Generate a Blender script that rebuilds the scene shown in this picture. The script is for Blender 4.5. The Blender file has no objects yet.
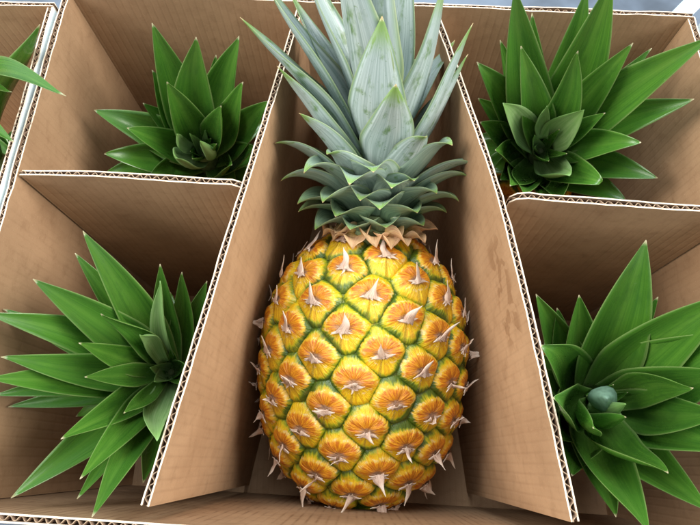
import bpy, math, random
import numpy as np
from mathutils import Vector, Matrix
random.seed(7)
rng = np.random.default_rng(7)
scene = bpy.context.scene
COL = scene.collection

# ------------------------------------------------------------------ camera
FPX, CAMH = 505.0, 0.48            # focal length in 700-px photo pixels, camera height
NAD = (357.0, 461.0)               # photo pixel that lies straight below the camera
def _rot():
    d = np.array([(NAD[0]-350)/FPX, -(NAD[1]-262.5)/FPX, -1.0]); d /= np.linalg.norm(d)
    Z = -d; u = np.array([0, 1.0, 0]); Y = u-u.dot(Z)*Z; Y /= np.linalg.norm(Y); X = np.cross(Y, Z)
    return np.array([X, Y, Z])
RC = _rot()
def P(x, y, z):                    # photo pixel -> point of that ray at height z
    w = RC @ np.array([(x-350)/FPX, -(y-262.5)/FPX, -1.0])
    return np.array([0, 0, CAMH]) + w*((z-CAMH)/w[2])
cam = bpy.data.cameras.new('camera'); co = bpy.data.objects.new('camera', cam); COL.objects.link(co)
cam.sensor_width = 36; cam.lens = FPX/700*36; cam.clip_start = 0.01; cam.clip_end = 50
co.matrix_world = Matrix(((*RC[0], 0), (*RC[1], 0), (*RC[2], CAMH), (0, 0, 0, 1)))
scene.camera = co

# ------------------------------------------------------------------ light
wd = bpy.data.worlds.new('World'); scene.world = wd; wd.use_nodes = True
bg = wd.node_tree.nodes['Background']; bg.inputs[0].default_value = (0.86, 0.93, 1.0, 1); bg.inputs[1].default_value = 0.54
def area(name, loc, target, size, power, col):
    l = bpy.data.lights.new(name, 'AREA'); l.shape = 'DISK'; l.size = size; l.energy = power; l.color = col
    o = bpy.data.objects.new(name, l); COL.objects.link(o); o.location = loc
    o.rotation_euler = (Vector(target)-Vector(loc)).to_track_quat('-Z', 'Y').to_euler()
area('far_sky_light', (-0.2, 0.85, 1.6), (0, 0.1, 0.2), 0.8, 16, (0.86, 0.94, 1.0))  # unseen area light, stands in for soft daylight from above the far side
area('side_lamp', (1.15, 0.10, 1.0), (-.08, 0.05, 0.2), 0.8, 21, (1.0, 0.965, 0.92))
area('side_lamp', (-1.15, 0.10, 1.0), (.08, 0.05, 0.2), 0.8, 18, (1.0, 0.965, 0.92))
vs = scene.view_settings; vs.view_transform = 'Standard'; vs.look = 'None'; vs.exposure = 0.5; vs.gamma = 1.0

# ------------------------------------------------------------------ node helpers
class NT:
    def __init__(s, name):
        s.m = bpy.data.materials.new(name); s.m.use_nodes = True; s.t = s.m.node_tree
        s.b = s.t.nodes['Principled BSDF']; s.out = s.t.nodes['Material Output']
    def n(s, typ, **kw):
        nd = s.t.nodes.new(typ)
        for k, v in kw.items(): setattr(nd, k, v)
        return nd
    def link(s, a, b): s.t.links.new(a, b)
    def setin(s, sock, v):
        if hasattr(v, 'is_linked') or isinstance(v, bpy.types.NodeSocket): s.link(v, sock)
        else: sock.default_value = v
    def math(s, op, a, b=0.0, c=None, clamp=False):
        nd = s.n('ShaderNodeMath', operation=op, use_clamp=clamp); s.setin(nd.inputs[0], a); s.setin(nd.inputs[1], b)
        if c is not None: s.setin(nd.inputs[2], c)
        return nd.outputs[0]
    def mix(s, f, a, b, mode='MIX'):
        nd = s.n('ShaderNodeMix', data_type='RGBA', blend_type=mode)
        s.setin(nd.inputs[0], f)
        for i, v in ((6, a), (7, b)):
            s.setin(nd.inputs[i], v if isinstance(v, bpy.types.NodeSocket) else (*v, 1))
        return nd.outputs[2]
    def smooth(s, v, a, b, lo=0.0, hi=1.0):
        nd = s.n('ShaderNodeMapRange', interpolation_type='SMOOTHSTEP'); s.setin(nd.inputs[0], v)
        for i, q in enumerate((a, b, lo, hi)): nd.inputs[i+1].default_value = q
        return nd.outputs[0]
    def noise(s, vec, scale, detail=3, rough=0.55, dist=0.0):
        nd = s.n('ShaderNodeTexNoise'); nd.inputs['Scale'].default_value = scale; nd.inputs['Detail'].default_value = detail
        nd.inputs['Roughness'].default_value = rough; nd.inputs['Distortion'].default_value = dist
        if vec is not None: s.link(vec, nd.inputs['Vector'])
        return nd.outputs[0]
    def attr(s, name):
        return s.n('ShaderNodeAttribute', attribute_name=name)
    def vmul(s, v, xyz):
        nd = s.n('ShaderNodeVectorMath', operation='MULTIPLY'); s.link(v, nd.inputs[0]); nd.inputs[1].default_value = xyz
        return nd.outputs[0]
    def vadd(s, a, b):
        nd = s.n('ShaderNodeVectorMath', operation='ADD'); s.link(a, nd.inputs[0]); s.setin(nd.inputs[1], b)
        return nd.outputs[0]
    def sep(s, v):
        nd = s.n('ShaderNodeSeparateXYZ'); s.link(v, nd.inputs[0]); return nd.outputs
    def comb(s, x, y, z=0.0):
        nd = s.n('ShaderNodeCombineXYZ')
        for i, q in enumerate((x, y, z)): s.setin(nd.inputs[i], q)
        return nd.outputs[0]
    def bump(s, h, strength, dist):
        nd = s.n('ShaderNodeBump'); nd.inputs['Strength'].default_value = strength; nd.inputs['Distance'].default_value = dist
        s.link(h, nd.inputs['Height']); s.link(nd.outputs[0], s.b.inputs['Normal'])
    def rand(s): return s.n('ShaderNodeObjectInfo').outputs['Random']

def kraft(name, base, dark, rib=0.35, stain=False):
    m = NT(name); uv = m.n('ShaderNodeUVMap').outputs[0]; r = m.rand()
    off = m.vadd(uv, m.comb(m.math('MULTIPLY', r, 7.0), m.math('MULTIPLY', r, 13.0)))
    big = m.noise(off, 22, 3); mid = m.noise(m.vmul(off, (1, 1.4, 1)), 90, 5, 0.65, 0.4)
    fib = m.noise(m.vmul(off, (1.0, 2.2, 1)), 700, 3, 0.7)
    speck = m.smooth(m.noise(off, 1500, 2, 0.5), 0.66, 0.74)
    u = m.sep(uv)[0]
    ribs = m.math('SINE', m.math('MULTIPLY', u, 2*math.pi/0.0050))
    ribs = m.math('MULTIPLY_ADD', m.math('POWER', m.math('MULTIPLY_ADD', ribs, 0.5, 0.5), 5.0), 1.0, 0.0)
    ribm = m.math('MULTIPLY', ribs, m.smooth(m.noise(off, 40, 2), 0.35, 0.7))
    c = m.mix(m.smooth(big, 0.3, 0.72), base, tuple(0.6*b+0.4*d for b, d in zip(base, dark)))
    c = m.mix(m.smooth(mid, 0.45, 0.8, 0, 0.5), c, dark)
    c = m.mix(m.smooth(fib, 0.5, 0.8, 0, 0.4), c, dark)
    c = m.mix(m.math('MULTIPLY', ribm, rib), c, dark)
    c = m.mix(m.math('MULTIPLY', speck, 0.5), c, (0.62, 0.45, 0.30))
    if stain:                      # a few damp, shiny-brown blotches pressed into the board
        w = m.noise(uv, 95, 2, 0.5, 0.3); z = m.sep(uv)[1]
        box_ = m.math('MULTIPLY', m.math('MULTIPLY', m.smooth(u, 0.140, 0.155), m.smooth(u, 0.215, 0.20)), m.math('MULTIPLY', m.smooth(z, 0.200, 0.206), m.smooth(z, 0.232, 0.226)))
        c = m.mix(m.math('MULTIPLY', m.smooth(w, 0.50, 0.54, 0, 0.5), box_), c, (0.2, 0.10, 0.045))
    m.link(c, m.b.inputs['Base Color']); m.b.inputs['Roughness'].default_value = 0.72
    m.b.inputs['Specular IOR Level'].default_value = 0.25
    h = m.math('ADD', m.math('MULTIPLY', ribs, -0.35), m.math('ADD', m.math('MULTIPLY', big, 1.6), m.math('MULTIPLY', mid, 0.3)))
    m.bump(h, 0.35, 0.0007)
    return m.m
KB, KD = (0.425, 0.265, 0.148), (0.23, 0.128, 0.064)
M_KRAFT = kraft('kraft_board', KB, KD, 0.20)
M_KRAFTS = kraft('kraft_board_damp', KB, KD, 0.20, True)
M_KRAFT2 = kraft('kraft_board_ribbed', (0.40, 0.25, 0.14), (0.17, 0.088, 0.042), 0.7)
def simple(name, col, rough, nscale=300, amt=0.3):
    m = NT(name); tc = m.n('ShaderNodeTexCoord').outputs['Object']; nz = m.noise(tc, nscale, 4)
    c = m.mix(m.smooth(nz, 0.35, 0.7), col, tuple(x*(1-amt) for x in col))
    m.link(c, m.b.inputs['Base Color']); m.b.inputs['Roughness'].default_value = rough
    m.bump(nz, 0.3, 0.0006); return m.m
M_CUT = simple('torn_paper_edge', (0.80, 0.66, 0.50), 0.8, 700, 0.25)
M_FLUTE = simple('fluting_shaded', (0.20, 0.12, 0.07), 0.8, 500, 0.3)  # colour darkened to deepen the shade in the flute hollows
M_FEDGE = simple('fluting_cut_edge', (0.42, 0.29, 0.18), 0.8, 600, 0.5)
M_WHITE = simple('white_printed_board', (0.74, 0.80, 0.80), 0.45, 90, 0.12)
M_FLOOR = simple('grey_blue_floor', (0.16, 0.205, 0.265), 0.6, 9, 0.6)
M_STRAP = simple('pale_plastic_strip', (0.60, 0.75, 0.80), 0.3, 40, 0.15)
M_STEM = simple('crown_stem', (0.20, 0.26, 0.10), 0.6, 250, 0.4)

def leafmat(name, kind):
    m = NT(name); a = m.attr('leaf').outputs['Vector']; t, s, k = m.sep(a); r = m.rand()
    ab = m.math('ABSOLUTE', s)
    seed = m.math('MULTIPLY', r, 40.0)
    lines = m.noise(m.comb(m.math('MULTIPLY', s, 9.0), m.math('MULTIPLY', t, 0.8), seed), 1.6, 4, 0.6)
    fine = m.noise(m.comb(m.math('MULTIPLY', s, 30.0), m.math('MULTIPLY', t, 1.2), seed), 1.5, 2)
    blot = m.noise(m.comb(m.math('MULTIPLY', s, 1.6), m.math('MULTIPLY', t, 5.0), seed), 1.3, 4, 0.6)
    scratch = m.noise(m.comb(m.math('MULTIPLY', s, 5.0), m.math('MULTIPLY', t, 42.0), seed), 1.0, 3, 0.7, 1.2)
    if kind == 'green':
        c = m.mix(m.smooth(lines, 0.3, 0.7), (0.058, 0.185, 0.020), (0.105, 0.275, 0.030))
        c = m.mix(m.smooth(t, 0.0, 0.40, 0.6, 0.0), c, (0.16, 0.31, 0.06))
        c = m.mix(m.smooth(ab, 0.0, 0.30, 0.35, 0.0), c, (0.17, 0.36, 0.05))
        c = m.mix(m.smooth(blot, 0.45, 0.8, 0, 0.55), c, (0.03, 0.115, 0.015))
        c = m.mix(m.math('MULTIPLY', r, 0.35), c, (0.035, 0.135, 0.022))
        c = m.mix(m.smooth(scratch, 0.68, 0.75, 0, 0.4), c, (0.22, 0.36, 0.16))
        c = m.mix(m.smooth(ab, 0.90, 0.99, 0, 0.55), c, (0.30, 0.42, 0.14))
        c = m.mix(m.smooth(t, 0.965, 0.995), c, (0.45, 0.40, 0.22))
        rough, trans = 0.24, 0.25
    elif kind == 'bloom':
        c = m.mix(m.smooth(lines, 0.3, 0.72), (0.27, 0.35, 0.32), (0.47, 0.56, 0.53))
        c = m.mix(m.smooth(fine, 0.5, 0.75, 0, 0.35), c, (0.14, 0.21, 0.16))
        rub = m.math('ADD', m.smooth(blot, 0.52, 0.74), m.smooth(t, 0.72, 0.96), clamp=True)
        rub = m.math('MAXIMUM', rub, m.smooth(ab, 0.80, 0.98, 0, 0.85))
        rub = m.math('MAXIMUM', rub, m.smooth(scratch, 0.64, 0.70, 0, 0.8))
        rub = m.math('MAXIMUM', rub, m.smooth(k, 0.2, 1.0, 0, 0.9))
        g = m.mix(m.smooth(lines, 0.35, 0.7), (0.055, 0.135, 0.022), (0.13, 0.25, 0.04))
        g = m.mix(m.smooth(t, 0.70, 0.92, 0, 0.8), g, (0.20, 0.36, 0.05))
        c = m.mix(m.math('MULTIPLY', rub, 0.9), c, g)
        c = m.mix(m.smooth(ab, 0.93, 1.0, 0, 0.6), c, (0.35, 0.42, 0.22))
        c = m.mix(m.smooth(t, 0.96, 0.995), c, (0.45, 0.33, 0.15))
        rough, trans = 0.34, 0.10
    elif kind == 'pale':
        c = m.mix(m.smooth(lines, 0.3, 0.7), (0.17, 0.33, 0.09), (0.30, 0.45, 0.19))
        c = m.mix(m.smooth(t, 0.6, 1.0, 0, 0.6), c, (0.15, 0.32, 0.06))
        c = m.mix(m.smooth(blot, 0.5, 0.8, 0, 0.5), c, (0.10, 0.22, 0.06))
        rough, trans = 0.45, 0.15
    else:                              # dry bracts at the foot of the crown
        c = m.mix(m.smooth(lines, 0.3, 0.7), (0.74, 0.52, 0.25), (0.58, 0.30, 0.17))
        c = m.mix(m.smooth(t, 0.0, 0.5, 0.75, 0.0), c, (0.60, 0.42, 0.04))
        c = m.mix(m.smooth(blot, 0.5, 0.75, 0, 0.6), c, (0.25, 0.14, 0.06))
        rough, trans = 0.7, 0.1
    m.link(c, m.b.inputs['Base Color'])
    m.link(m.math('MULTIPLY_ADD', blot, 0.3, rough-0.12), m.b.inputs['Roughness'])
    m.b.inputs['Specular IOR Level'].default_value = 0.62
    m.b.inputs['Coat Weight'].default_value = 0.3 if kind != 'dry' else 0.0; m.b.inputs['Coat Roughness'].default_value = 0.22
    m.bump(m.math('ADD', m.math('MULTIPLY', lines, 0.7), m.math('MULTIPLY', fine, 0.25)), 0.16, 0.0010)
    tr = m.n('ShaderNodeBsdfTranslucent'); m.link(c, tr.inputs[0]); mx = m.n('ShaderNodeMixShader'); mx.inputs[0].default_value = trans
    m.link(m.b.outputs[0], mx.inputs[1]); m.link(tr.outputs[0], mx.inputs[2]); m.link(mx.outputs[0], m.out.inputs[0])
    return m.m
M_LEAF = {k: leafmat('leaf_'+k, k) for k in ('green', 'bloom', 'pale', 'dry')}

def eyemat():
    m = NT('pineapple_skin'); a = m.sep(m.attr('eye').outputs['Vector']); u, v, rho = a
    b = m.sep(m.attr('eye2').outputs['Vector']); ang, tt, rr = b
    oc = m.n('ShaderNodeTexCoord').outputs['Object']
    n1 = m.noise(oc, 160, 4, 0.6); n2 = m.noise(oc, 60, 3)
    seed = m.math('MULTIPLY', rr, 50.0)
    streak = m.noise(m.comb(m.math('MULTIPLY', ang, 5.5), m.math('MULTIPLY', rho, 1.3), seed), 1.5, 3, 0.6)
    wob = m.math('MULTIPLY_ADD', m.math('SUBTRACT', streak, 0.5), 0.42, m.math('MULTIPLY_ADD', m.math('SUBTRACT', n2, 0.5), 0.45, rho))
    E = m.math('SQRT', m.math('ADD', m.math('POWER', m.math('ABSOLUTE', m.math('DIVIDE', u, 0.95)), 2.0), m.math('POWER', m.math('ABSOLUTE', m.math('DIVIDE', m.math('SUBTRACT', v, 0.12), 0.62)), 2.0)))
    Ew = m.math('MULTIPLY_ADD', m.math('SUBTRACT', streak, 0.5), 0.40, m.math('MULTIPLY_ADD', m.math('SUBTRACT', n2, 0.5), 0.25, E))
    yel = m.mix(m.smooth(streak, 0.35, 0.7), (0.64, 0.34, 0.005), (0.84, 0.58, 0.014))
    ora = m.mix(m.smooth(streak, 0.35, 0.68), (0.50, 0.125, 0.004), (0.80, 0.34, 0.010))
    vv = m.math('MULTIPLY_ADD', m.math('SUBTRACT', n1, 0.5), 0.40, v)
    # skin between the cushions: yellow running into green at the seams
    gw = m.math('MULTIPLY_ADD', rr, 0.16, m.math('MULTIPLY_ADD', m.math('SUBTRACT', n2, 0.5), 0.7, wob))
    web = m.mix(m.smooth(gw, 0.78, 1.02), yel, (0.40, 0.40, 0.008))
    web = m.mix(m.smooth(gw, 0.90, 1.12, 0, 0.95), web, (0.055, 0.105, 0.006))
    cush = m.mix(m.smooth(vv, -0.34, -0.06), yel, ora)
    rim = m.math('MULTIPLY', m.smooth(Ew, 0.72, 0.90), m.smooth(v, -0.25, 0.1))
    cush = m.mix(m.math('MULTIPLY', rim, 0.8), cush, (0.80, 0.50, 0.03))
    fl = m.math('MULTIPLY', m.smooth(m.noise(oc, 420, 2), 0.52, 0.62), m.math('MULTIPLY', m.smooth(Ew, 0.74, 0.94), 0.75))
    cush = m.mix(fl, cush, (0.75, 0.56, 0.24))
    c = m.mix(m.smooth(Ew, 0.94, 1.06), cush, web)
    # dried flower scar with dark creases
    scar = m.math('MULTIPLY_ADD', m.math('SUBTRACT', streak, 0.5), 0.45, m.math('SQRT', m.math('ADD', m.math('POWER', m.math('ABSOLUTE', m.math('MULTIPLY', u, 0.62)), 2.0), m.math('POWER', m.math('ABSOLUTE', m.math('MULTIPLY', m.math('ADD', v, 0.06), 1.25)), 2.0))))
    c = m.mix(m.smooth(scar, 0.10, 0.30, 0.85, 0.0), c, (0.40, 0.24, 0.16))
    crk = m.math('MULTIPLY', m.smooth(streak, 0.63, 0.70), m.smooth(rho, 0.08, 0.55, 0.8, 0.0))
    c = m.mix(crk, c, (0.10, 0.035, 0.012))
    c = m.mix(m.smooth(n1, 0.56, 0.76, 0, 0.45), c, (0.32, 0.14, 0.015))
    m.link(c, m.b.inputs['Base Color'])
    m.link(m.smooth(n1, 0.3, 0.7, 0.30, 0.52), m.b.inputs['Roughness'])
    m.b.inputs['Specular IOR Level'].default_value = 0.6
    m.bump(m.math('ADD', m.math('MULTIPLY', streak, 0.8), m.math('MULTIPLY', n1, 0.6)), 0.8, 0.0014)
    return m.m
M_EYE = eyemat()
def bractmat():
    m = NT('dry_bract'); a = m.sep(m.attr('leaf').outputs['Vector']); t, s, k = a; r = m.rand()
    oc = m.n('ShaderNodeTexCoord').outputs['Object']
    n = m.noise(m.comb(m.math('MULTIPLY', s, 6.0), m.math('MULTIPLY', t, 1.5), m.math('MULTIPLY', r, 30.0)), 1.5, 4, 0.6)
    c = m.mix(m.smooth(n, 0.3, 0.65), (0.40, 0.24, 0.17), (0.70, 0.52, 0.40))
    c = m.mix(m.smooth(t, 0.25, 0.7, 0, 0.75), c, (0.78, 0.68, 0.56))
    c = m.mix(m.smooth(n, 0.58, 0.75, 0, 0.7), c, (0.22, 0.11, 0.07))
    c = m.mix(m.math('MULTIPLY', r, 0.3), c, (0.55, 0.36, 0.22))
    m.link(c, m.b.inputs['Base Color']); m.b.inputs['Roughness'].default_value = 0.6
    m.bump(n, 0.5, 0.0008); return m.m
M_BRACT = bractmat()

# ------------------------------------------------------------------ object helpers
def mesh(name, V, F, mats, parent=None, smooth=True, uv=None, attrs=None, midx=None):
    me = bpy.data.meshes.new(name); me.from_pydata([tuple(v) for v in V], [], F)
    for mt in (mats if isinstance(mats, (list, tuple)) else [mats]): me.materials.append(mt)
    if midx is not None: me.polygons.foreach_set('material_index', midx)
    me.polygons.foreach_set('use_smooth', [smooth]*len(me.polygons))
    if uv is not None:
        l = me.uv_layers.new(name='UVMap'); vi = np.zeros(len(me.loops), int); me.loops.foreach_get('vertex_index', vi)
        l.data.foreach_set('uv', np.asarray(uv)[vi].ravel())
    for k, d in (attrs or {}).items():
        at = me.attributes.new(k, 'FLOAT_VECTOR', 'POINT'); at.data.foreach_set('vector', np.asarray(d, float).ravel())
    me.update()
    o = bpy.data.objects.new(name, me); COL.objects.link(o)
    if parent: o.parent = parent
    return o
def tag(o, label, cat, group=None):
    o['label'] = label; o['category'] = cat
    if group: o['group'] = group
    return o
def empty(name, loc=(0, 0, 0)):
    o = bpy.data.objects.new(name, None); COL.objects.link(o); o.location = loc; o.empty_display_size = 0.02; return o
def nrm(v): v = np.asarray(v, float); return v/(np.linalg.norm(v)+1e-12)

# ------------------------------------------------------------------ corrugated board
ZF, ZT = 0.022, 0.24                # floor of the box, top of the board
TH, LN, PITCH = 0.0038, 0.0008, 0.0050
def resample(pts, step):
    pts = [np.array(p, float) for p in pts]; out = [pts[0]]; S = [0.0]; tot = 0
    for a, b in zip(pts, pts[1:]):
        L = np.linalg.norm(b-a); n = max(1, int(L/step))
        for i in range(1, n+1): out.append(a+(b-a)*i/n); S.append(tot+L*i/n)
        tot += L
    return np.array(out), np.array(S)
def smoothpoly(pts, it=2):
    for _ in range(it):
        q = [pts[0]]
        for a, b in zip(pts, pts[1:]):
            a = np.array(a); b = np.array(b); q += [a*.75+b*.25, a*.25+b*.75]
        q.append(pts[-1]); pts = q
    return pts
def normals2(p):
    t = np.gradient(p, axis=0); t /= np.linalg.norm(t, axis=1)[:, None]
    return np.stack([-t[:, 1], t[:, 0]], 1)
def board(name, pts, z0, z1, parent=None, mat_a=None, mat_b=None, seed=0, wav=0.0004, dip=None):
    """upright corrugated panel: two liners and a fluted sheet between them; +normal side is liner a"""
    rg = np.random.default_rng(seed); p, S = resample(pts, 0.004); n = normals2(p); N = len(p)
    def noise1(k): 
        x = rg.normal(0, 1, N//k+3); return np.interp(np.arange(N)/k, np.arange(len(x)), x)
    V, F, UV, MI = [], [], [], []
    H = z1-z0
    rows = [0, .25, .5, .75, .92, 1.0]
    bulge = np.zeros(N)
    for side, mi in ((1, 0), (-1, 1)):
        base = len(V); top = z1 + noise1(2)*wav*0.6 + noise1(9)*wav
        if dip is not None: top = top + dip(S/S[-1])
        for inner in (0, 1):
            off = side*(TH/2 - inner*LN)
            for r in rows:
                for i in range(N):
                    bl = bulge[i]*math.sin(r*math.pi)
                    q = p[i]+n[i]*(off+bl); z = z0+(top[i]-z0)*r
                    V.append((q[0], q[1], z)); UV.append((S[i], z))
        R = len(rows)
        def id(inner, r, i): return base+(inner*R+r)*N+i
        for i in range(N-1):
            for r in range(R-1):
                f = (id(0, r, i), id(0, r, i+1), id(0, r+1, i+1), id(0, r+1, i)); g = (id(1, r, i), id(1, r+1, i), id(1, r+1, i+1), id(1, r, i+1))
                if side > 0: f = f[::-1]; g = g[::-1]
                F += [f, g]; MI += [mi, 3]
            f = (id(0, R-1, i), id(0, R-1, i+1), id(1, R-1, i+1), id(1, R-1, i)); F.append(f if side < 0 else f[::-1]); MI.append(2)
            f = (id(0, 0, i), id(1, 0, i), id(1, 0, i+1), id(0, 0, i+1)); F.append(f if side < 0 else f[::-1]); MI.append(2)
        for i in (0, N-1):
            for r in range(R-1):
                F.append((id(0, r, i), id(0, r+1, i), id(1, r+1, i), id(1, r, i))); MI.append(2)
    o = mesh(name, V, F, [mat_a or M_KRAFT, mat_b or M_KRAFT, M_CUT, M_FLUTE], parent, False, UV, None, MI)
    # fluted medium
    pf, Sf = resample(pts, PITCH/12); nf = normals2(pf); amp = TH/2-LN-0.00012
    jit = np.interp(np.arange(len(pf))/30, np.arange(len(pf)//30+3), rg.normal(0, 0.5, len(pf)//30+3))
    w = np.sin(2*math.pi*Sf/PITCH+jit); w = np.sign(w)*np.abs(w)**0.8*amp
    q = pf+nf*w[:, None]; n2 = normals2(q); V, F, MI = [], [], []
    topj = z1-0.0003+np.interp(np.arange(len(pf))/5, np.arange(len(pf)//5+3), rg.normal(0, 0.0003, len(pf)//5+3))
    if dip is not None: topj = topj+dip(Sf/Sf[-1])
    for sgn in (1, -1):
        for zz in (0, 1):
            for i in range(len(q)):
                a = q[i]+n2[i]*sgn*0.00020; V.append((a[0], a[1], topj[i] if zz else z0+0.001))
    n_ = len(q)
    for i in range(n_-1):
        F += [(i, i+1, n_+i+1, n_+i), (2*n_+i+1, 2*n_+i, 3*n_+i, 3*n_+i+1), (n_+i, n_+i+1, 3*n_+i+1, 3*n_+i)]; MI += [0, 0, 1]
    mesh('fluting', V, F, [M_FLUTE, M_FEDGE], o, True, None, None, MI)
    return o

def box(label, NL, NR, FR, FL, seed, skip=()):
    """carton: inside corners given in plan; walls white outside, brown inside"""
    c = sum(np.array(q) for q in (NL, NR, FR, FL))/4
    root = empty('cardboard_box', (0, 0, 0)); tag(root, label, 'cardboard box', 'pineapple cartons')
    g = TH*0.75
    A = [np.array(q) for q in (NL, NR, FR, FL)]
    V = []
    for z in (ZF-0.006, ZF):
        for q in A: V.append((*(q+np.sign(q-c)*(TH/2)), z))
    mesh('bottom_panel', V, [(3, 2, 1, 0), (4, 5, 6, 7), (0, 1, 5, 4), (1, 2, 6, 5), (2, 3, 7, 6), (3, 0, 4, 7)], M_KRAFT, root, False, [(v[0], v[1]) for v in V])
    for k in range(4):
        a, b = A[k], A[(k+1) % 4]; t = nrm(b-a)
        mid = (a+b)/2; nn = np.array([-t[1], t[0]])
        bow = nn*random.uniform(-0.001, 0.001)
        pts = smoothpoly([a-t*TH/2, mid+bow, b-t*(TH/2+.0003)], 2)
        board('wall', pts, ZF+0.0003, ZT, root, M_KRAFT2 if k == 0 else M_KRAFT, M_WHITE, seed+k)
    return root

# ------------------------------------------------------------------ setting
G = 4.0
gr = mesh('ground', [(-G, -G, ZF-.008), (G, -G, ZF-.008), (G, G, ZF-.008), (-G, G, ZF-.008)], [(0, 1, 2, 3)], M_FLOOR, None, False); gr['kind'] = 'structure'

# ------------------------------------------------------------------ cartons
def c2(x, y): return np.array([x, y])
NL, NR, FR, FL = c2(-.1895, -.0215), c2(.2045, -.0415), c2(.2085, .2605), c2(-.1895, .2855)
box('brown corrugated carton holding the big ripe pineapple between its dividers', NL, NR, FR, FL, 10)
box('neighbouring white sided carton pressed against the left wall of the main carton', c2(-.60, .01), c2(-.1965, -.005), c2(-.1975, .273), c2(-.60, .295), 30)
box('neighbouring white sided carton past the right wall of the main carton', c2(.216, -.045), c2(.62, -.06), c2(.62, .235), c2(.218, .256), 50)

# ------------------------------------------------------------------ dividers
tag(board('cardboard_divider', smoothpoly([c2(-.0365, .268), c2(-.0425, .2375), c2(-.061, .141), c2(-.0765, .061), c2(-.0915, -.0185)], 2), ZF+.001, ZT, None, None, None, 3, 0.0005),
    'long brown corrugated divider standing left of the ripe pineapple', 'divider', 'long cardboard dividers')
tag(board('cardboard_divider', smoothpoly([c2(.050, .262), c2(.0655, .190), c2(.0785, .125), c2(.0862, .05), c2(.0925, -.0235)], 2), ZF+.001, ZT, None, M_KRAFT, M_KRAFTS, 4, 0.0005),
    'long brown corrugated divider with damp marks standing right of the ripe pineapple', 'divider', 'long cardboard dividers')
tag(board('cardboard_divider', smoothpoly([c2(-.1865, .1480), c2(-.14, .1472), c2(-.09, .1432), c2(-.0635, .1415)], 2), ZF+.001, ZT, None, None, None, 5, 0.0004, lambda t: -0.003*np.clip((t-.96)/.04, 0, 1)),
    'short cross divider between the two crowns on the left of the ripe pineapple', 'divider', 'short cross dividers')
tag(board('cardboard_divider', smoothpoly([c2(.0832, .1335), c2(.13, .129), c2(.18, .125), c2(.2035, .1235)], 2), ZF+.001, ZT, None, None, None, 6, 0.0004, lambda t: -0.006*np.clip((.035-t)/.035, 0, 1)),
    'short cross divider between the two crowns on the right of the ripe pineapple', 'divider', 'short cross dividers')

# ------------------------------------------------------------------ leaves
def leaf(parent, p0, tip, axis, W, bow=0.12, up=0.5, mat='green', trough=0.30, twist=0.0, k=0.0, tipcurl=0.0, p1=None, nt=26, ns=9, wave=0.04, name='leaf', thick=0.0009, rad=None):
    p0 = np.asarray(p0, float); tip = np.asarray(tip, float); axis = nrm(axis)
    d = tip-p0; L = np.linalg.norm(d); dr = d-axis*d.dot(axis)
    rd = nrm(dr) if rad is None else nrm(rad)
    q1 = p0+L*0.38*nrm(axis*up+rd*(1-up)) if p1 is None else np.asarray(p1)
    q2 = p0+d*0.68+axis*bow*L
    lb = random.gauss(0, .022); ph = random.uniform(0, 6.28); fr = random.uniform(5, 9)
    side0 = nrm(np.cross(rd, axis)); tw0 = twist+random.uniform(-.12, .12)
    ts = np.linspace(0, 1, nt)**0.93
    V, UVA = [], []
    for t in ts:
        c = (1-t)**3*p0+3*(1-t)**2*t*q1+3*(1-t)*t*t*q2+t**3*tip
        tg = nrm(3*(1-t)**2*(q1-p0)+6*(1-t)*t*(q2-q1)+3*t*t*(tip-q2))
        sd = nrm(side0-tg*side0.dot(tg)); nn = nrm(np.cross(sd, tg))   # nn points adaxially (towards the axis)
        a = tw0*t; sd, nn = sd*math.cos(a)+nn*math.sin(a), nn*math.cos(a)-sd*math.sin(a)
        x = max(0, (t-.32)/.68)
        w = W*(0.62+0.38*math.sin(min(1, t/.36)*math.pi/2))*(1-x**1.4)+0.0003
        c = c+nn*tipcurl*L*max(0, t-.7)**2*4+sd*lb*L*math.sin(math.pi*min(1, t*1.05))
        for j in range(ns):
            s = -1+2*j/(ns-1)
            e = w/2*s
            y = trough*(1.15-t*.7)*w*(s*s)+wave*w*math.sin(fr*t+ph+s*1.2)*abs(s)
            V.append(c+sd*e+nn*y); UVA.append((t, s, k))
    n = len(V)
    Nn = []
    # thickness: second skin below, closed at the margins
    A = np.array(V).reshape(nt, ns, 3)
    du = np.gradient(A, axis=0); dv = np.gradient(A, axis=1); nm = np.cross(dv, du); nm /= (np.linalg.norm(nm, axis=2)[..., None]+1e-12)
    prof = (1-0.85*np.abs(np.linspace(-1, 1, ns))**2)[None, :, None]*np.clip((1-ts)*4+.15, 0, 1)[:, None, None]
    B = A-nm*thick*prof*1.6
    V = list(A.reshape(-1, 3))+list(B.reshape(-1, 3)); UVA = UVA+UVA
    F = []
    for i in range(nt-1):
        for j in range(ns-1):
            a = i*ns+j; F.append((a, a+1, a+ns+1, a+ns)); F.append((n+a, n+a+ns, n+a+ns+1, n+a+1))
        a = i*ns; F.append((a, a+ns, n+a+ns, n+a)); a = i*ns+ns-1; F.append((a, n+a, n+a+ns, a+ns))
    for j in range(ns-1):
        a = j; F.append((a, n+a, n+a+1, a+1)); a = (nt-1)*ns+j; F.append((a, a+1, n+a+1, n+a))
    return mesh(name, V, F, M_LEAF[mat] if mat in M_LEAF else mat, parent, True, None, {'leaf': UVA})

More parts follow.
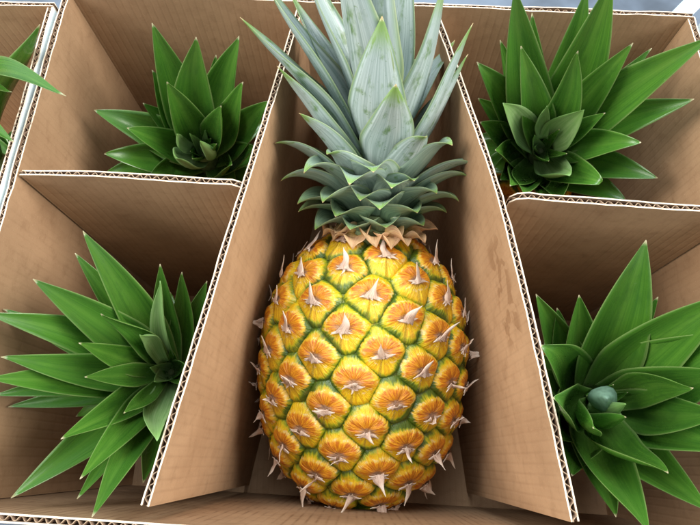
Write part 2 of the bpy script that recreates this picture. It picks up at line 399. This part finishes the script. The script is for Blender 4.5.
# ------------------------------------------------------------------ fruit
class Fruit:
    def __init__(s, c, axis, a, R, up=(0, 0, 1)):
        s.c = np.asarray(c, float); s.ax = nrm(axis); s.a = a; s.R = R
        e = np.cross(s.ax, up); 
        if np.linalg.norm(e) < 1e-3: e = np.array([1., 0, 0])
        s.e1 = nrm(e); s.e2 = np.cross(s.ax, s.e1)
    def r(s, x):                    # x in -1..1 along the axis
        x = np.clip(x, -1, 1); y = x+0.02*(1-x*x)
        return s.R*(1-np.abs(y)**2.35)**(1/2.0)*(1+0.02*x)
    def local(s, P): 
        d = P-s.c; return np.stack([d@s.e1, d@s.e2, d@s.ax], -1)
    def world(s, l): return s.c+l[..., :1]*s.e1+l[..., 1:2]*s.e2+l[..., 2:3]*s.ax
    def project(s, l):              # local points scaled from the centre onto the surface
        rho = np.hypot(l[..., 0], l[..., 1]); lo = np.zeros(rho.shape); hi = np.full(rho.shape, 6.0)
        for _ in range(34):
            m = (lo+hi)/2; ins = (np.abs(l[..., 2]*m) < s.a) & (rho*m < s.r(l[..., 2]*m/s.a))
            lo = np.where(ins, m, lo); hi = np.where(ins, hi, m)
        return l*lo[..., None]
    def normal(s, l):
        e = 1e-4
        def g(q): return np.hypot(q[..., 0], q[..., 1])-s.r(q[..., 2]/s.a)
        z = np.clip(l[..., 2], -.985*s.a, .985*s.a); q = l.copy(); q[..., 2] = z
        q2 = q.copy(); q2[..., 2] = z+e; dz = (g(q2)-g(q))/e
        rho = np.hypot(l[..., 0], l[..., 1])+1e-9
        n = np.stack([l[..., 0]/rho, l[..., 1]/rho, dz], -1); return n/np.linalg.norm(n, axis=-1)[..., None]

def make_eyes(F, N, M=40, K=8, phase=0.0, dome=0.0045):
    xs = np.linspace(-.992, .985, 4000); rr = F.r(xs); dr = np.gradient(rr, xs*F.a)
    A = np.cumsum(rr*np.sqrt(1+np.clip(dr, -6, 6)**2)); A /= A[-1]
    x = np.interp((np.arange(N)+.5)/N, A, xs); th = phase-np.arange(N)*math.radians(137.508)
    r = F.r(x); L = np.stack([r*np.cos(th), r*np.sin(th), x*F.a], -1); nr = F.normal(L)
    out = []
    for i in range(N):
        n = nr[i]; ev = np.array([0, 0, 1.])-n*n[2]; ev = nrm(ev); eu = np.cross(ev, n)
        d = L-L[i]; dist = np.linalg.norm(d, axis=1); nb = [j for j in np.argsort(dist)[1:13]]
        ang = np.linspace(0, 2*math.pi, M, endpoint=False)-math.pi/2      # starts at the bottom of the eye
        dirs = np.stack([np.cos(ang), np.sin(ang)], -1); bd = np.full(M, 0.06)
        for j in nb:
            pj = np.array([d[j]@eu, d[j]@ev]); q = nrm(pj)*dist[j]; dd = dirs@q
            bd = np.where(dd > 1e-6, np.minimum(bd, (q@q/2)/np.maximum(dd, 1e-6)), bd)
        bs = (np.roll(bd, 1)+2*bd+np.roll(bd, -1))/4; size = math.sqrt(np.mean(bd**2))
        fr = np.concatenate([[0.0], np.linspace(0.14, 1.04, K)])
        V, E1, E2 = [], [], []
        rnd = random.random(); ph1, ph2 = random.uniform(0, 6), random.uniform(0, 6)
        pts = []
        for f in fr:
            for m in range(M if f > 0 else 1):
                b = bd[m]*(1-f**3)+bs[m]*f**3 if f > 0 else 0
                u, v = dirs[m]*b*f if f > 0 else (0, 0)
                pts.append(L[i]+eu*u+ev*v); a = ang[m]+math.pi/2
                vv = v/size; uu = u/size
                E = math.hypot(uu/.95, (vv-.12)/.62)
                h = dome*0.42*(1-min(1, f)**3.0)
                cu = 1/(1+math.exp((E-.93)/.055)); cu *= max(0, min(1, (vv+.42)/.35))
                h += dome*0.42*cu
                h += dome*0.09*max(0, vv+.2)*math.sin(13*a+ph1)*math.exp(-((E-.85)/.25)**2)
                h += dome*0.08*math.sin(6*a+ph2)*f*(1-f)*4
                h -= dome*0.30*math.exp(-(uu/.30)**2-((vv+.02)/.16)**2)
                h += dome*.30*math.exp(-((vv+.30)/.20)**2-(uu/.30)**2)*(1-f)
                if f >= 1: h = -0.0016
                E1.append((uu, vv, f)); E2.append((a, x[i], rnd)); V.append(h)
        pts = F.project(np.array(pts)); nn = F.normal(pts); W = pts+nn*np.array(V)[:, None]
        Fc = [(0, 1+m, 1+(m+1) % M) for m in range(M)]
        for k in range(K-1):
            for m in range(M):
                a0 = 1+k*M+m; a1 = 1+k*M+(m+1) % M; Fc.append((a0, a0+M, a1+M, a1))
        out.append(dict(V=F.world(W), F=Fc, E1=E1, E2=E2, c=F.world(L[i:i+1])[0], n=F.world(n[None])[0]-F.c, eu=F.world(eu[None])[0]-F.c, ev=F.world(ev[None])[0]-F.c, x=x[i], size=size))
    return out
def core(F, name, mat, parent, shrink=0.0015):
    V, Fc = [], []; xs = np.sin(np.linspace(-math.pi/2, math.pi/2, 28)); M = 40
    for x in xs:
        r = max(F.r(x)-shrink, .0006)
        for m in range(M):
            a = 2*math.pi*m/M; V.append((r*math.cos(a), r*math.sin(a), x*(F.a-shrink)))
    for i in range(27):
        for m in range(M): Fc.append((i*M+m, i*M+(m+1) % M, (i+1)*M+(m+1) % M, (i+1)*M+m))
    Fc += [tuple(range(M))[::-1], tuple(27*M+m for m in range(M))]
    return mesh(name, F.world(np.array(V)), Fc, mat, parent, True, None, {'eye': [(0, -.6, .95)]*len(V), 'eye2': [(0, 0, .5)]*len(V)})

def bract(e, parent, rg):
    """dry papery spike with shrivelled side wisps at the heart of an eye"""
    V, F, UA = [], [], []
    n, eu, ev, c = e['n'], e['eu'], e['ev'], e['c']
    def strip(o, d0, d1, L, w, lift, nt=9, kink=0.0):
        b = len(V); d0 = nrm(d0); d1 = nrm(d1); p = np.array(o, float)
        for i in range(nt):
            t = i/(nt-1); d = nrm(d0*(1-t)+d1*t+eu*kink*math.sin(t*6))
            if i: p = p+d*L/(nt-1)
            sd = nrm(np.cross(d, n+ev*0.01)); up = nrm(np.cross(sd, d))
            ww = w*((1-t)**1.25*.75+.25*(1-t))*(1+.22*math.sin(7*t+kink*30))+.0002
            for s in (-1, -.45, 0, .45, 1):
                V.append(p+sd*s*ww/2+up*(ww*(.16*(1-abs(s))**1.5)*(1-.3*t)+ww*.13*math.sin(6*s+8*t+kink*40)*(1-t))); UA.append((t, s, 0))
        m = len(V)-b
        for q in range(m): V.append(V[b+q]-n*0.0004); UA.append(UA[b+q])
        for i in range(nt-1):
            for j in range(4):
                a = b+i*5+j; F.append((a, a+1, a+6, a+5)); F.append((m+a, m+a+5, m+a+6, m+a+1))
            a = b+i*5; F.append((a, a+5, m+a+5, m+a)); a += 4; F.append((a, m+a, m+a+5, a+5))
    x = e['x']; o = c+n*0.0036-ev*e['size']*0.16
    upd = np.clip(0.25+1.1*x, -0.9, 1.0)+rg.normal(0, .28); sx = rg.normal(0, .38)
    Lm = e['size']*rg.uniform(.75, 1.25)*(1.1 if abs(x) > .35 else .8)
    out = rg.uniform(.25, .8)
    strip(o-ev*np.sign(upd)*.001, ev*upd*1.0+eu*sx*.5+n*.35, ev*upd+eu*sx+n*out*1.2, Lm*.92, e['size']*rg.uniform(.36, .62), 0, 12, rg.normal(0, .22))
    for sg in (-1, 1):
        for q in range(2):
            strip(o+eu*sg*.0012+n*.0002, eu*sg*rg.uniform(.8, 1.2)+ev*rg.uniform(-.5, .35)+n*.10, eu*sg+ev*rg.uniform(-.7, .4)-n*.12, e['size']*rg.uniform(.25, .48), e['size']*rg.uniform(.14, .26), 0, 6, rg.normal(0, .2))
    if rg.random() < .6:
        strip(o+n*.0004, -ev*np.sign(upd)+eu*rg.normal(0, .5)+n*.2, -ev*np.sign(upd)+eu*rg.normal(0, .5), e['size']*rg.uniform(.2, .4), e['size']*.2, 0, 6, rg.normal(0, .2))
    return mesh('bract', V, F, M_BRACT, parent, True, None, {'leaf': UA})

# ------------------------------------------------------------------ the ripe pineapple lying in the middle lane
ELEV = math.radians(32); YAW = math.radians(5)
AX = np.array([math.cos(ELEV)*math.sin(YAW), math.cos(ELEV)*math.cos(YAW), math.sin(ELEV)])
FC = P(362, 367, 0.115)
main = Fruit(FC, AX, 0.0990, 0.0708)
pine = empty('pineapple', (FC[0], FC[1], ZF)); tag(pine, 'ripe yellow and orange pineapple lying between the long dividers, grey green crown', 'pineapple', 'pineapples in the cartons')
bpy.context.view_layer.update()
INV = pine.matrix_world.inverted()
def adopt(o, p): o.parent = p; o.matrix_parent_inverse = p.matrix_world.inverted()
adopt(core(main, 'fruit_core', M_EYE, None), pine)
EY = make_eyes(main, 136, phase=0.4, dome=0.0039)
for e in EY:
    o = mesh('eye', e['V'], e['F'], M_EYE, None, True, None, {'eye': e['E1'], 'eye2': e['E2']}); adopt(o, pine)
    b = bract(e, None, rng); b.parent = o; b.matrix_parent_inverse = Matrix.Identity(4); 
    # the eye keeps world coordinates through its parent inverse, so its child needs none
TOP = FC+AX*0.0955
def crown_axis(s, rate=math.radians(360)):      # s in metres; the crown bends upwards against the far wall
    p = TOP.copy(); n = 12
    for i in range(n):
        el = ELEV+rate*(s*(i+.5)/n); p = p+np.array([math.cos(el)*math.sin(YAW), math.cos(el)*math.cos(YAW), math.sin(el)])*s/n
    el = ELEV+rate*s
    return p, np.array([math.cos(el)*math.sin(YAW), math.cos(el)*math.cos(YAW), math.sin(el)])
def tube(fn, radii, name, mat):
    V, F = [], []; M = 14
    for s, r in radii:
        p, d = fn(s); e1 = nrm(np.cross(d, (1, .2, .1))); e2 = np.cross(d, e1)
        for m in range(M):
            a = 2*math.pi*m/M; V.append(p+(e1*math.cos(a)+e2*math.sin(a))*r)
    for i in range(len(radii)-1):
        for m in range(M): F.append((i*M+m, i*M+(m+1) % M, (i+1)*M+(m+1) % M, (i+1)*M+m))
    F += [tuple(range(M))[::-1], tuple((len(radii)-1)*M+m for m in range(M))]
    return mesh(name, V, F, mat, None)
crown = tube(crown_axis, [(-.004, .026), (.0, .027), (.02, .022), (.05, .016), (.08, .010), (.10, .003)], 'crown', M_STEM); adopt(crown, pine)
crown_inv = crown
def mleaf(px, py, z, s, W, bow=.1, up=.55, mat='bloom', k=0.0, rootr=None, **kw):
    p, d = crown_axis(s/100); tip = P(px, py, z)
    dd = tip-p; rd = nrm(dd-d*dd.dot(d)); rr = (0.022*(1-s/12)+.004) if rootr is None else rootr
    o = leaf(None, p+rd*rr, tip, d, W/100, bow, up, mat, k=k, rad=rd, **kw); o.parent = crown; o.matrix_parent_inverse = Matrix.Identity(4)
for a in [  # px, py, z, s, W, bow, up
    (335, -95, .325, 8, 4.2, .0, .75), (376, -100, .325, 8, 4.0, .0, .75), (300, -45, .285, 7.5, 3.2, .0, .7),
    (408, -60, .285, 7.5, 2.6, .0, .7), (447, -22, .292, 7, 3.4, -.02, .65), (262, -22, .278, 6.6, 3.0, .02, .6),
    (382, 16, .290, 6.2, 3.5, -.02, .6), (240, 17, .275, 5.6, 2.9, .04, .6), (473, 23, .272, 5.4, 2.2, .02, .55),
    (468, 54, .258, 5.0, 1.8, .04, .55), (452, 80, .230, 5.0, 1.8, .05, .6), (396, 84, .274, 4.8, 3.2, .0, .6),
    (277, 66, .262, 4.6, 2.9, .06, .55), (299, 113, .246, 3.9, 2.6, .12, .6), (289, -10, .262, 6.5, 2.4, .0, .6),
    (455, 40, .235, 6.2, 2.0, .02, .6), (420, 55, .215, 7, 2.2, 0, .6), (310, 40, .23, 6.5, 2.4, 0, .6)]:
    mleaf(*a)
for a in [
    (275, 138, .222, 3.2, 2.1, .14, .5, .5), (453, 141, .236, 3.6, 2.6, .26, .5, .6), (477, 161, .214, 3.0, 2.2, .20, .45, .6),
    (470, 173, .206, 2.6, 2.1, .20, .45, .7), (302, 170, .228, 3.0, 2.2, .34, .55, .6), (373, 168, .244, 3.3, 2.8, .22, .6, .5),
    (349, 181, .240, 2.9, 2.9, .26, .6, .5), (279, 177, .208, 2.5, 2.3, .22, .5, .6), (393, 185, .234, 2.6, 2.7, .24, .6, .6),
    (438, 191, .216, 2.2, 2.5, .26, .5, .7), (461, 199, .196, 1.9, 1.9, .26, .45, .8), (321, 200, .218, 2.0, 2.7, .26, .5, .7),
    (296, 202, .198, 1.8, 2.1, .24, .5, .8), (297, 210, .188, 1.4, 1.8, .22, .45, .9), (380, 207, .224, 1.9, 3.0, .24, .55, .7),
    (448, 211, .186, 1.4, 1.9, .24, .45, .9), (418, 211, .210, 1.3, 2.8, .26, .5, .8), (335, 215, .208, 1.3, 2.8, .26, .5, .8),
    (360, 198, .226, 2.2, 2.6, .24, .55, .6), (415, 178, .226, 2.8, 2.5, .22, .55, .5), (327, 150, .236, 3.4, 2.6, .18, .6, .4), (425, 132, .248, 4.0, 2.4, .12, .6, .3)]:
    mleaf(a[0], a[1], a[2], a[3], a[4]*1.15, *a[5:7], k=a[7], tipcurl=-.16, twist=random.uniform(-.25, .25))
for a in [(314, 229, .190, .8, 2.6), (386, 227, .206, .8, 3.0), (424, 225, .196, .8, 2.6), (350, 229, .202, .7, 2.6)]:
    mleaf(*a, .26, .5, k=.75, tipcurl=-.12)
for i, (px, py, z) in enumerate([(330, 243, .186), (352, 249, .193), (372, 245, .198), (392, 247, .198), (408, 246, .194), (428, 240, .186), (338, 238, .192), (318, 236, .18), (440, 235, .176)]):
    mleaf(px+random.uniform(-4, 4), py-2+random.uniform(-4, 5), z, .15, 1.1+.9*random.random(), .3, .5, mat='dry', nt=14, ns=7, wave=.22, tipcurl=random.uniform(-.25, .05), twist=random.uniform(-.5, .5))

# ------------------------------------------------------------------ pineapples standing in the side cells
XL = lambda y: np.interp(y, [-.0185, .061, .141, .2375, .268], [-.0915, -.0765, -.061, -.0425, -.0365])
XR = lambda y: np.interp(y, [-.0235, .05, .125, .19, .262], [.0925, .0862, .0785, .0655, .05])
def clear(x, y, g=.014):            # keeps low leaves off the board on every side of a cell
    if x < -.193: return abs(x+.1965) > g
    if x < 0: return -.1895+g < x < XL(y)-g and abs(y-.145) > g and -.025+g < y < .27-g
    return XR(y)+g < x < .204-g and abs(y-.128) > g and -.035+g < y < .255-g
def standing(label, foot, cpx, leaves, seed, rot, wk=.9, R=0.042, top=0.130):
    random.seed(seed)
    root = empty('pineapple', (foot[0], foot[1], ZF)); tag(root, label, 'pineapple', 'pineapples in the cartons')
    bpy.context.view_layer.update()
    a = (top-ZF)/2
    F = Fruit((foot[0], foot[1], ZF+a+.0005), (0, 0, 1), a, R)
    V, Fc, E1, E2 = [], [], [], []
    for e in make_eyes(F, 56, 16, 4, rot, 0.003):
        b = len(V); V += list(e['V']); Fc += [tuple(b+q for q in f) for f in e['F']]; E1 += e['E1']; E2 += e['E2']
    adopt(mesh('fruit', V, Fc, M_EYE, None, True, None, {'eye': E1, 'eye2': E2}), root)
    base = np.array([foot[0], foot[1], top-.004]); head = P(cpx[0], cpx[1], 0.19); d = nrm(head-base); Lc = np.linalg.norm(head-base)
    fn = lambda s: (base+d*s, d)
    cr = tube(fn, [(0, .018), (.01, .015), (Lc*.5, .008), (Lc*.75, .004), (Lc*.8, .001)], 'crown', M_STEM); adopt(cr, root)
    for lf in leaves:
        px, py, z, s, W = lf[:5]; kw = lf[5] if len(lf) > 5 else {}
        kw = dict(kw); p = base+d*Lc*s; tip = P(px, py, z); dd = tip-p; rd = nrm(dd-d*dd.dot(d))
        o = leaf(None, p+rd*.006, tip, d, W/100*wk, kw.pop('bow', .05), kw.pop('up', .5), kw.pop('mat', 'green'), rad=rd, **kw)
        o.parent = cr; o.matrix_parent_inverse = Matrix.Identity(4)
    for q in range(6):                 # tight young leaves at the heart
        an = q*2.4+rot+1; hd = base+d*Lc*random.uniform(1.1, 1.5); sp = random.uniform(.006, .014)
        tip = hd+np.array([math.cos(an)*sp, math.sin(an)*sp, 0]); p = base+d*Lc*.72
        o = leaf(None, p, tip, d, random.uniform(.006, .010), .0, .7, 'pale' if q % 3 == 0 else 'green', nt=14, ns=7, trough=.4); o.parent = cr; o.matrix_parent_inverse = Matrix.Identity(4)
    # short dim leaves low on the crown that fill it below the ones in view
    for q in range(22):
        an = q*2.4+rot; p = base+d*Lc*random.uniform(.03, .25); l = random.uniform(.042, .058)
        zt = random.uniform(.012, .04)
        while not clear(base[0]+math.cos(an)*l, base[1]+math.sin(an)*l) and l > .01: l *= .93
        tip = base+np.array([math.cos(an)*l, math.sin(an)*l, zt])
        o = leaf(None, p, tip, d, .026, .2, .5, 'green', nt=14, ns=7); o.parent = cr; o.matrix_parent_inverse = Matrix.Identity(4)
    return root
B = dict
standing('green crowned pineapple beside the left divider in the far cell, upright leaves', P(203, 150, .15)[:2], (201, 150), [
    (152, 23, .262, .55, 3.0), (196, 37, .268, .75, 3.1, B(up=.7)), (239, 36, .256, .6, 2.8), (216, 55, .235, .5, 2.2), (243, 82, .250, .75, 2.4),
    (167, 82, .254, .8, 2.4, B(up=.7)), (152, 70, .235, .45, 2.4), (94, 110, .212, .45, 3.0, B(bow=.12)), (127, 128, .226, .6, 2.3, B(bow=.14)),
    (104, 154, .205, .4, 2.8, B(bow=.16)), (105, 173, .188, .3, 2.6, B(bow=.18)), (269, 101, .222, .45, 2.9, B(bow=.1)), (221, 106, .246, .85, 2.0, B(up=.7)),
    (176, 158, .222, .8, 2.2, B(bow=.25, mat='pale')), (256, 147, .195, .3, 2.6, B(bow=.1)), (143, 103, .21, .3, 2.4), (177, 134, .228, .95, 1.0, B(mat='pale')),
    (200, 141, .226, .98, .9, B(mat='pale')), (232, 165, .2, .4, 2.4, B(bow=.2)), (150, 175, .19, .3, 2.6, B(bow=.2))], 11, .3, .95)
standing('large green crowned pineapple beside the right divider in the far cell, broad spreading leaves', P(545, 142, .15)[:2], (543, 148), [
    (514, -12, .285, .6, 3.4, B(up=.6)), (614, -22, .29, .6, 3.8, B(up=.55)), (588, -12, .268, .5, 3.0), (532, 13, .25, .4, 2.4), (500, 40, .236, .35, 2.2),
    (477, 62, .246, .5, 2.9, B(bow=.14)), (521, 46, .262, .85, 2.3, B(up=.75)), (578, 51, .266, .85, 2.4, B(up=.7)), (633, 43, .268, .75, 2.7),
    (652, 48, .240, .4, 2.2), (712, 36, .288, .65, 3.5, B(bow=.06)), (694, 99, .246, .5, 3.3, B(bow=.08)), (640, 142, .240, .7, 2.4, B(bow=.2, tipcurl=-.1)),
    (584, 110, .246, 1.0, 2.3, B(mat='pale', up=.7)), (605, 113, .246, .95, 1.6, B(up=.6)), (547, 106, .24, 1.05, 1.0, B(mat='pale')),
    (503, 103, .25, .9, 2.2, B(mat='pale', bow=.1)), (603, 184, .226, .6, 2.6, B(bow=.34, tipcurl=-.1)), (658, 178, .206, .4, 2.9, B(bow=.12)),
    (626, 200, .186, .3, 3.0, B(bow=.16)), (570, 176, .226, .7, 2.2, B(bow=.34, mat='pale')), (480, 122, .212, .4, 2.8, B(bow=.16)),
    (500, 180, .19, .3, 2.6, B(bow=.2)), (478, 98, .21, .3, 2.6, B(bow=.1)), (540, 195, .19, .3, 2.6, B(bow=.2)), (510, 186, .222, .4, 2.4, B(bow=.2)), (524, 196, .226, .45, 2.3, B(bow=.22)), (560, 202, .21, .35, 2.6, B(bow=.2)), (495, 150, .215, .35, 2.4, B(bow=.15))], 12, 1.3)
standing('green crowned pineapple beside the left divider in the near cell, leaves leaning away from it', P(162, 370, .15)[:2], (170, 371), [
    (83, 231, .262, .7, 3.0, B(up=.5)), (75, 253, .238, .5, 2.6), (33, 279, .262, .7, 3.3), (-14, 312, .262, .6, 3.2), (3, 309, .225, .4, 2.6),
    (1, 357, .262, .75, 2.8), (-14, 379, .262, .6, 3.0), (101, 314, .266, .95, 1.8, B(up=.6, twist=.8)), (79, 343, .262, .95, 2.0), (160, 281, .252, .85, 1.3, B(mat='pale', up=.7, twist=.7)),
    (160, 264, .222, .4, 2.3), (182, 272, .212, .35, 2.2), (207, 281, .2, .3, 2.2), (85, 377, .262, 1.0, 1.7), (-6, 395, .236, .45, 2.6), (8, 407, .205, .3, 2.4),
    (61, 439, .258, .8, 2.4), (11, 498, .232, .55, 3.2), (80, 479, .262, .8, 2.3), (92, 517, .268, .65, 2.4), (77, 499, .215, .35, 2.2),
    (157, 441, .250, .95, 2.0, B(mat='pale', bow=.25)), (143, 483, .215, .4, 2.6), (110, 470, .205, .35, 2.6), (124, 413, .26, 1.0, 1.2),
    (140, 335, .262, 1.05, 1.2, B(mat='pale'))], 13, 2.1, .72)
BUDPINE = standing('green crowned pineapple with a pale bud in the near cell beside the right divider', P(592, 400, .15)[:2], (600, 403), [
    (646, 240, .270, .7, 3.6, B(up=.55)), (735, 290, .275, .75, 3.6), (742, 330, .262, .65, 3.6), (658, 297, .232, .4, 2.4), (536, 294, .212, .35, 2.6),
    (579, 295, .218, .35, 2.8), (557, 308, .205, .3, 2.2), (541, 345, .242, .6, 3.0, B(bow=.28)), (553, 398, .262, .95, 2.6, B(bow=.2)),
    (593, 428, .256, 1.0, 2.0, B(bow=.25)), (693, 388, .272, .9, 2.0), (735, 372, .268, .8, 3.2), (735, 452, .262, .75, 3.4), (725, 415, .272, .85, 2.5),
    (668, 473, .268, .85, 2.6), (648, 532, .262, .6, 3.2), (631, 503, .215, .4, 2.2), (626, 417, .252, 1.05, 1.3), (586, 462, .205, .35, 2.8), (616, 517, .205, .35, 2.8),
    (710, 512, .225, .4, 3.4), (690, 500, .205, .3, 3.0), (560, 440, .21, .3, 2.8), (572, 476, .19, .25, 3.0), (598, 490, .19, .25, 3.0), (560, 410, .2, .2, 2.8), (626, 404, .246, 1.0, 1.1, B(mat='pale', up=.8))], 14, 3.3)
bud_c = P(604, 399, .222); V = []; Fq = []; bd = nrm(P(612, 401, .26)-P(600, 403, .20)); b1 = nrm(np.cross(bd, (0, 1, 0))); b2 = np.cross(bd, b1)
for i in range(13):
    t = i/12; r = .0072*math.sin(math.pi*(t*.95+.045))**.75*(1-.62*t)*1.25
    for q in range(16):
        an = q*math.pi/8; rr = r*(1+.10*math.cos(3*an+2*t)); V.append(bud_c+bd*(t-.5)*.030+b1*math.cos(an)*rr+b2*math.sin(an)*rr)
Fq = [(i*16+q, i*16+(q+1) % 16, (i+1)*16+(q+1) % 16, (i+1)*16+q) for i in range(12) for q in range(16)]+[tuple(range(16))[::-1], tuple(192+q for q in range(16))]
bud = mesh('bud', V, Fq, simple('pale_bud', (0.20, 0.33, 0.24), 0.4, 300, 0.35), None); adopt(bud, BUDPINE); bud['label'] = 'pale blue green bud at the heart of the crown'
standing('green crowned pineapple in the neighbouring carton, leaf tips reaching over the white wall', (-.262, .195), (-45, 118), [
    (40, 24, .262, .6, 3.8, B(twist=.35, bow=.0)), (66, 96, .285, .8, 2.6, B(bow=.18)), (12, 92, .27, .85, 1.6, B(bow=.1)), (14, 142, .262, .7, 2.0, B(bow=.12)), (-30, 30, .262, .6, 3.0), (-80, 60, .25, .5, 3.0), (-60, 160, .25, .5, 3.0)], 15, 4.0)

# ------------------------------------------------------------------ pale strip on the floor behind the carton
def strap():
    a, b = P(672, 16, ZF+.12), P(694, -4, ZF+.12); t = nrm(b-a); s = nrm(np.cross(t, (0, 0, 1)))
    V, F = [], []; n = 20; a = a-t*.12; b = b+t*.3
    for i in range(n):
        p = a+(b-a)*i/(n-1); p = np.array([p[0], p[1], ZF-.006+.11*math.sin(math.pi*i/(n-1))**.6]); 
        for q in (-1, 1):
            for h in (0, .002): V.append(p+s*q*.008+np.array([0, 0, h+.001]))
    for i in range(n-1):
        k = i*4
        F += [(k+1, k+3, k+7, k+5), (k, k+4, k+6, k+2), (k, k+1, k+5, k+4), (k+2, k+6, k+7, k+3)]
    F += [(0, 2, 3, 1), (4*n-4, 4*n-3, 4*n-1, 4*n-2)]
    tag(mesh('plastic_strip', V, F, M_STRAP), 'pale blue plastic strip arched over the floor behind the carton', 'plastic strip')
strap()
